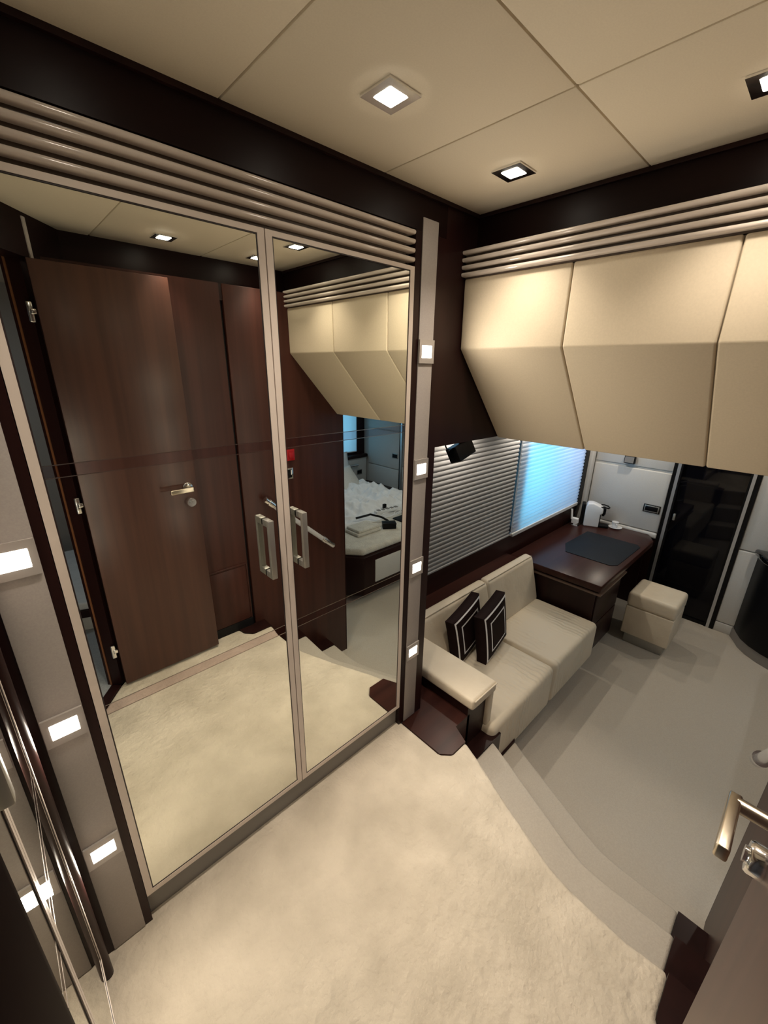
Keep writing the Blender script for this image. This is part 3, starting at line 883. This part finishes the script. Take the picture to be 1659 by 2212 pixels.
# ================================================================== black cabinet on the right
bc = thing('black_cabinet', 'black bow-fronted cabinet with a rounded top at the right edge', 'cabinet', (4.05, -0.6, LO))
arc = [(4.250, 0.092)] + [(4.262 - 0.42 * math.sin(k / 8 * math.pi / 2) ** 0.9, 0.075 - 0.62 * (1 - math.cos(k / 8 * math.pi / 2))) for k in range(1, 9)]
bcp = arc + [(3.842, -1.3), (4.250, -1.3)]
obj('body', MB().prism(bcp, -2.05, -1.375), 'black', bc, angle=60)
obj('plinth', MB().prism([(4.250, 0.10)] + [(x + 0.012, y) for x, y in arc[1:]] + [(3.855, -1.29), (4.250, -1.29)], LO, -2.052), 'plinth_paint', bc, angle=60)
obj('top', MB().prism([(4.250, 0.125)] + [(x - 0.022, y + 0.022) for x, y in arc[1:]] + [(3.82, -1.32), (4.250, -1.32)], -1.372, -1.318), 'black_gloss', bc, bevel=0.02, seg=4, angle=60)

# ================================================================== bed across the cabin (seen in the right mirror)
bed = thing('bed', 'double bed with dark base seen in the right mirrored door', 'bed', (2.95, -1.75, LO))
foot = [(2.05, -2.85), (2.05, -0.80), (2.24, -0.585), (3.60, -0.585), (3.82, -0.80), (3.82, -2.85)]
def inset(p, k):
    cx_, cy_ = 2.935, -1.75
    return [(cx_ + (x - cx_) * k, cy_ + (y - cy_) * k) for x, y in p]
obj('plinth', MB().prism(inset(foot, 0.86), LO, LO + 0.09), 'black', bed)
obj('base', MB().prism(foot, LO + 0.09, -1.655), 'dark_wood', bed, bevel=0.004)
obj('drawer_front', box(2.375, 3.55, -0.590, -0.574, -1.945, -1.715), 'leather_wall', bed, bevel=0.004)
obj('mattress', MB().prism(inset(foot, 0.975), -1.655, -1.585), 'cream_linen', bed, bevel=0.025, seg=4)
hbd = thing('headboard', 'pale padded headboard with dark top rail, seen in the mirror', 'headboard', (3.1, -2.9, LO))
obj('padding', box(2.02, 4.255, -2.945, -2.86, LO, -1.335), 'leather_wall', hbd, bevel=0.004)
obj('top_rail', box(2.0, 4.255, -2.948, -2.83, -1.335, -1.285), 'dark_wood', hbd, bevel=0.006)
struct('gap_shade', box(3.84, 4.262, -2.85, -1.50, LO, -1.72), 'dark_wood')  # dark box standing in for the shade in the gap beside the bed

rl = thing('reading_lamp', 'small chrome reading lamp on the headboard, seen in the mirror', 'lamp', (3.9, -2.86, -1.44))
obj('base', box(3.855, 3.885, -2.858, -2.835, -1.465, -1.415), 'chrome', rl, bevel=0.004)
obj('arm', MB().tube([(3.87, -2.83, -1.44), (4.03, -2.80, -1.43)], 0.016, 12), 'chrome', rl)
for x, lb in ((3.93, 'dark bedside socket nearer the pillow, seen in the mirror'), (4.10, 'dark bedside socket nearer the far wall, seen in the mirror')):
    s_ = thing('wall_socket', lb, 'socket', (x, -2.858, -1.56), 'bedside sockets')
    obj('plate', box(x - 0.055, x + 0.055, -2.858, -2.848, -1.60, -1.52), 'satin', s_, bevel=0.004)
    obj('insert', box(x - 0.044, x + 0.044, -2.850, -2.844, -1.588, -1.532), 'black', s_)
s_ = thing('wall_socket', 'chrome framed switch on the pale far wall by the bed, in the mirror', 'switch', (FX, -2.23, -1.23))
obj('plate', box(FX - 0.010, FX, -2.29, -2.17, -1.268, -1.192), 'satin', s_, bevel=0.005)
obj('insert', box(FX - 0.013, FX - 0.010, -2.278, -2.182, -1.256, -1.204), 'black', s_)


def pillow(label, c, yaw, tilt, sx, sz, t, mat, nm='pillow'):
    root = thing(nm, label, 'pillow', (c[0], c[1], c[2] - 0.1))
    Mx = Matrix.Translation(c) @ Matrix.Rotation(yaw, 4, 'Z') @ Matrix.Rotation(tilt, 4, 'X')
    n = 14
    vs, fs = [], []
    for side in (-1, 1):
        o_ = len(vs)
        for j in range(n + 1):
            for i in range(n + 1):
                u, v = -1 + 2 * i / n, -1 + 2 * j / n
                d_ = (max(0, 1 - abs(u) ** 2.4) * max(0, 1 - abs(v) ** 2.4)) ** 0.6
                k = 1 - 0.06 * (u * u + v * v - 2 * u * u * v * v)
                vs.append((u * sx / 2 * k, side * (t / 2 * d_ + 0.002), v * sz / 2 * k))
        for j in range(n):
            for i in range(n):
                q = (o_ + j * (n + 1) + i, o_ + j * (n + 1) + i + 1, o_ + (j + 1) * (n + 1) + i + 1, o_ + (j + 1) * (n + 1) + i)
                fs.append(q if side < 0 else q[::-1])
    K = (n + 1) * (n + 1)
    ring = [i for i in range(n + 1)] + [(j + 1) * (n + 1) + n for j in range(n)] + [n * (n + 1) + i for i in range(n - 1, -1, -1)] + [j * (n + 1) for j in range(n - 1, 0, -1)]
    for a_, b_ in zip(ring, ring[1:] + ring[:1]):
        fs.append((a_, a_ + K, b_ + K, b_))
    obj('cover', MB().add(vs, fs).xf(Mx), mat, root, angle=70)


pillow('white pillow standing against the headboard, seen in the mirror', (3.46, -2.68, -1.38), 3.14, -0.30, 0.62, 0.42, 0.16, 'linen')
pillow('beige pillow lying aslant in front of the white one, in the mirror', (3.27, -2.20, -1.445), 2.95, -0.72, 0.60, 0.42, 0.15, 'beige_pillow')

# crumpled duvet
nx, ny = 90, 84
vs, fs = [], []
for j in range(ny + 1):
    for i in range(nx + 1):
        u, v = i / nx, j / ny
        x = 2.15 + 1.55 * u
        y = -2.30 + 1.20 * v + 0.09 * noise.noise((x * 2.2, 3.1, 0)) * (1 if j in (0, ny) else 1)
        p = Vector((x * 3.2, y * 3.2, 1.7))
        rdg = 1 - abs(noise.noise(p * 1.6)) * 2
        z = -1.535 + 0.075 * rdg + 0.045 * (1 - abs(noise.noise(p * 2.9 + Vector((5, 1, 2)))) * 2) + 0.022 * noise.noise(p * 6) - 0.02
        z = -1.578 + (z + 1.578) * (1 if v < 0.72 else max(0.25, 1 - (v - 0.72) * 4))
        z = max(z, -1.578)
        ed = min(u, 1 - u, v, 1 - v) / 0.06
        if ed < 1:
            z = -1.584 + (z + 1.584) * ed ** 0.5
        vs.append((x, y, z))
for j in range(ny):
    for i in range(nx):
        a_ = j * (nx + 1) + i
        fs.append((a_, a_ + 1, a_ + nx + 2, a_ + nx + 1))
obj('duvet', MB().add(vs, fs), 'linen', angle=80, label='crumpled white duvet over the bed, seen in the mirror', cat='duvet')

# small things on the bed
tw = thing('folded_towel', 'folded cream towel near the foot of the bed, in the mirror', 'towel', (2.55, -1.0, -1.585))
obj('fold', box(2.40, 2.72, -1.08, -0.86, -1.584, -1.553), 'cream_linen', tw, bevel=0.012, seg=3)
obj('fold', box(2.42, 2.70, -1.075, -0.875, -1.556, -1.527), 'cream_linen', tw, bevel=0.012, seg=3)
bl = obj('belt', MB().tube([(2.62, -1.16, -1.515), (2.72, -1.12, -1.50), (2.80, -1.13, -1.505), (2.88, -1.04, -1.53), (2.92, -0.97, -1.565)], 0.012, 6), 'black',
         label='black strap lying across the folded towel on the bed', cat='strap')
bx_ = thing('small_box', 'small black box standing on the bed beside the towel', 'box', (2.78, -0.86, -1.585))
bmx = Matrix.Translation((2.82, -0.86, -1.584)) @ Matrix.Rotation(math.radians(35), 4, 'Z')
obj('body', box(-0.07, 0.07, -0.045, 0.045, 0.0, 0.045).xf(bmx), 'black', bx_, bevel=0.003)
obj('lid', box(-0.072, 0.072, -0.047, 0.047, 0.045, 0.062).xf(bmx), 'black', bx_, bevel=0.003)
pst = thing('power_strip', 'white multi-socket power strip with tangled cords on the bed', 'power strip', (3.25, -1.03, -1.56))
pmx = Matrix.Translation((3.10, -1.17, -1.55)) @ Matrix.Rotation(math.radians(8), 4, 'Z')
obj('housing', box(-0.17, 0.17, -0.03, 0.03, 0.0, 0.035).xf(pmx), 'white', pst, bevel=0.006)
for k in range(5):
    obj('outlet', box(-0.145 + 0.06 * k, -0.108 + 0.06 * k, -0.022, 0.022, 0.034, 0.040).xf(pmx), 'plinth_paint', pst)
cp = []
for k in range(40):
    a_ = k * 0.55
    cp.append((3.10 + 0.16 * math.sin(a_ * 0.7) + 0.02 * math.sin(a_ * 2.3), -1.06 + 0.05 * math.cos(a_ * 1.3), -1.535 + 0.008 * math.sin(k * 1.1)))
obj('cord', MB().tube(cp, 0.004, 6), 'white', pst)
obj('plug', box(3.09, 3.13, -1.25, -1.22, -1.53, -1.48), 'black', pst, bevel=0.004)
obj('tablet', box(3.03, 3.28, -1.02, -0.82, -1.584, -1.570), 'mat', bevel=0.003, label='dark tablet lying on the bed beside the power strip', cat='tablet')

# ================================================================== daybed in the passage (seen at the left of the mirror)
db = thing('daybed', 'low bed with blue-white mattress seen through the doorway at the mirror left', 'bed', (0.3, -1.2, FL))
P0 = [(-0.30, -0.80), (0.16, -0.80), (0.42, -0.70), (0.90, -0.70), (0.90, -1.75), (-0.30, -1.75)]
obj('mattress', MB().prism(P0, -1.415, -1.365), 'linen', db, bevel=0.012, seg=3)
obj('base', MB().prism([(x, y + 0.01) for x, y in P0], -1.462, -1.415), 'dark_wood', db)
obj('drawer_front', MB().prism([(x, y - 0.01) for x, y in P0], FL, -1.462), 'leather_wall', db)
print('objects', len(bpy.data.objects))
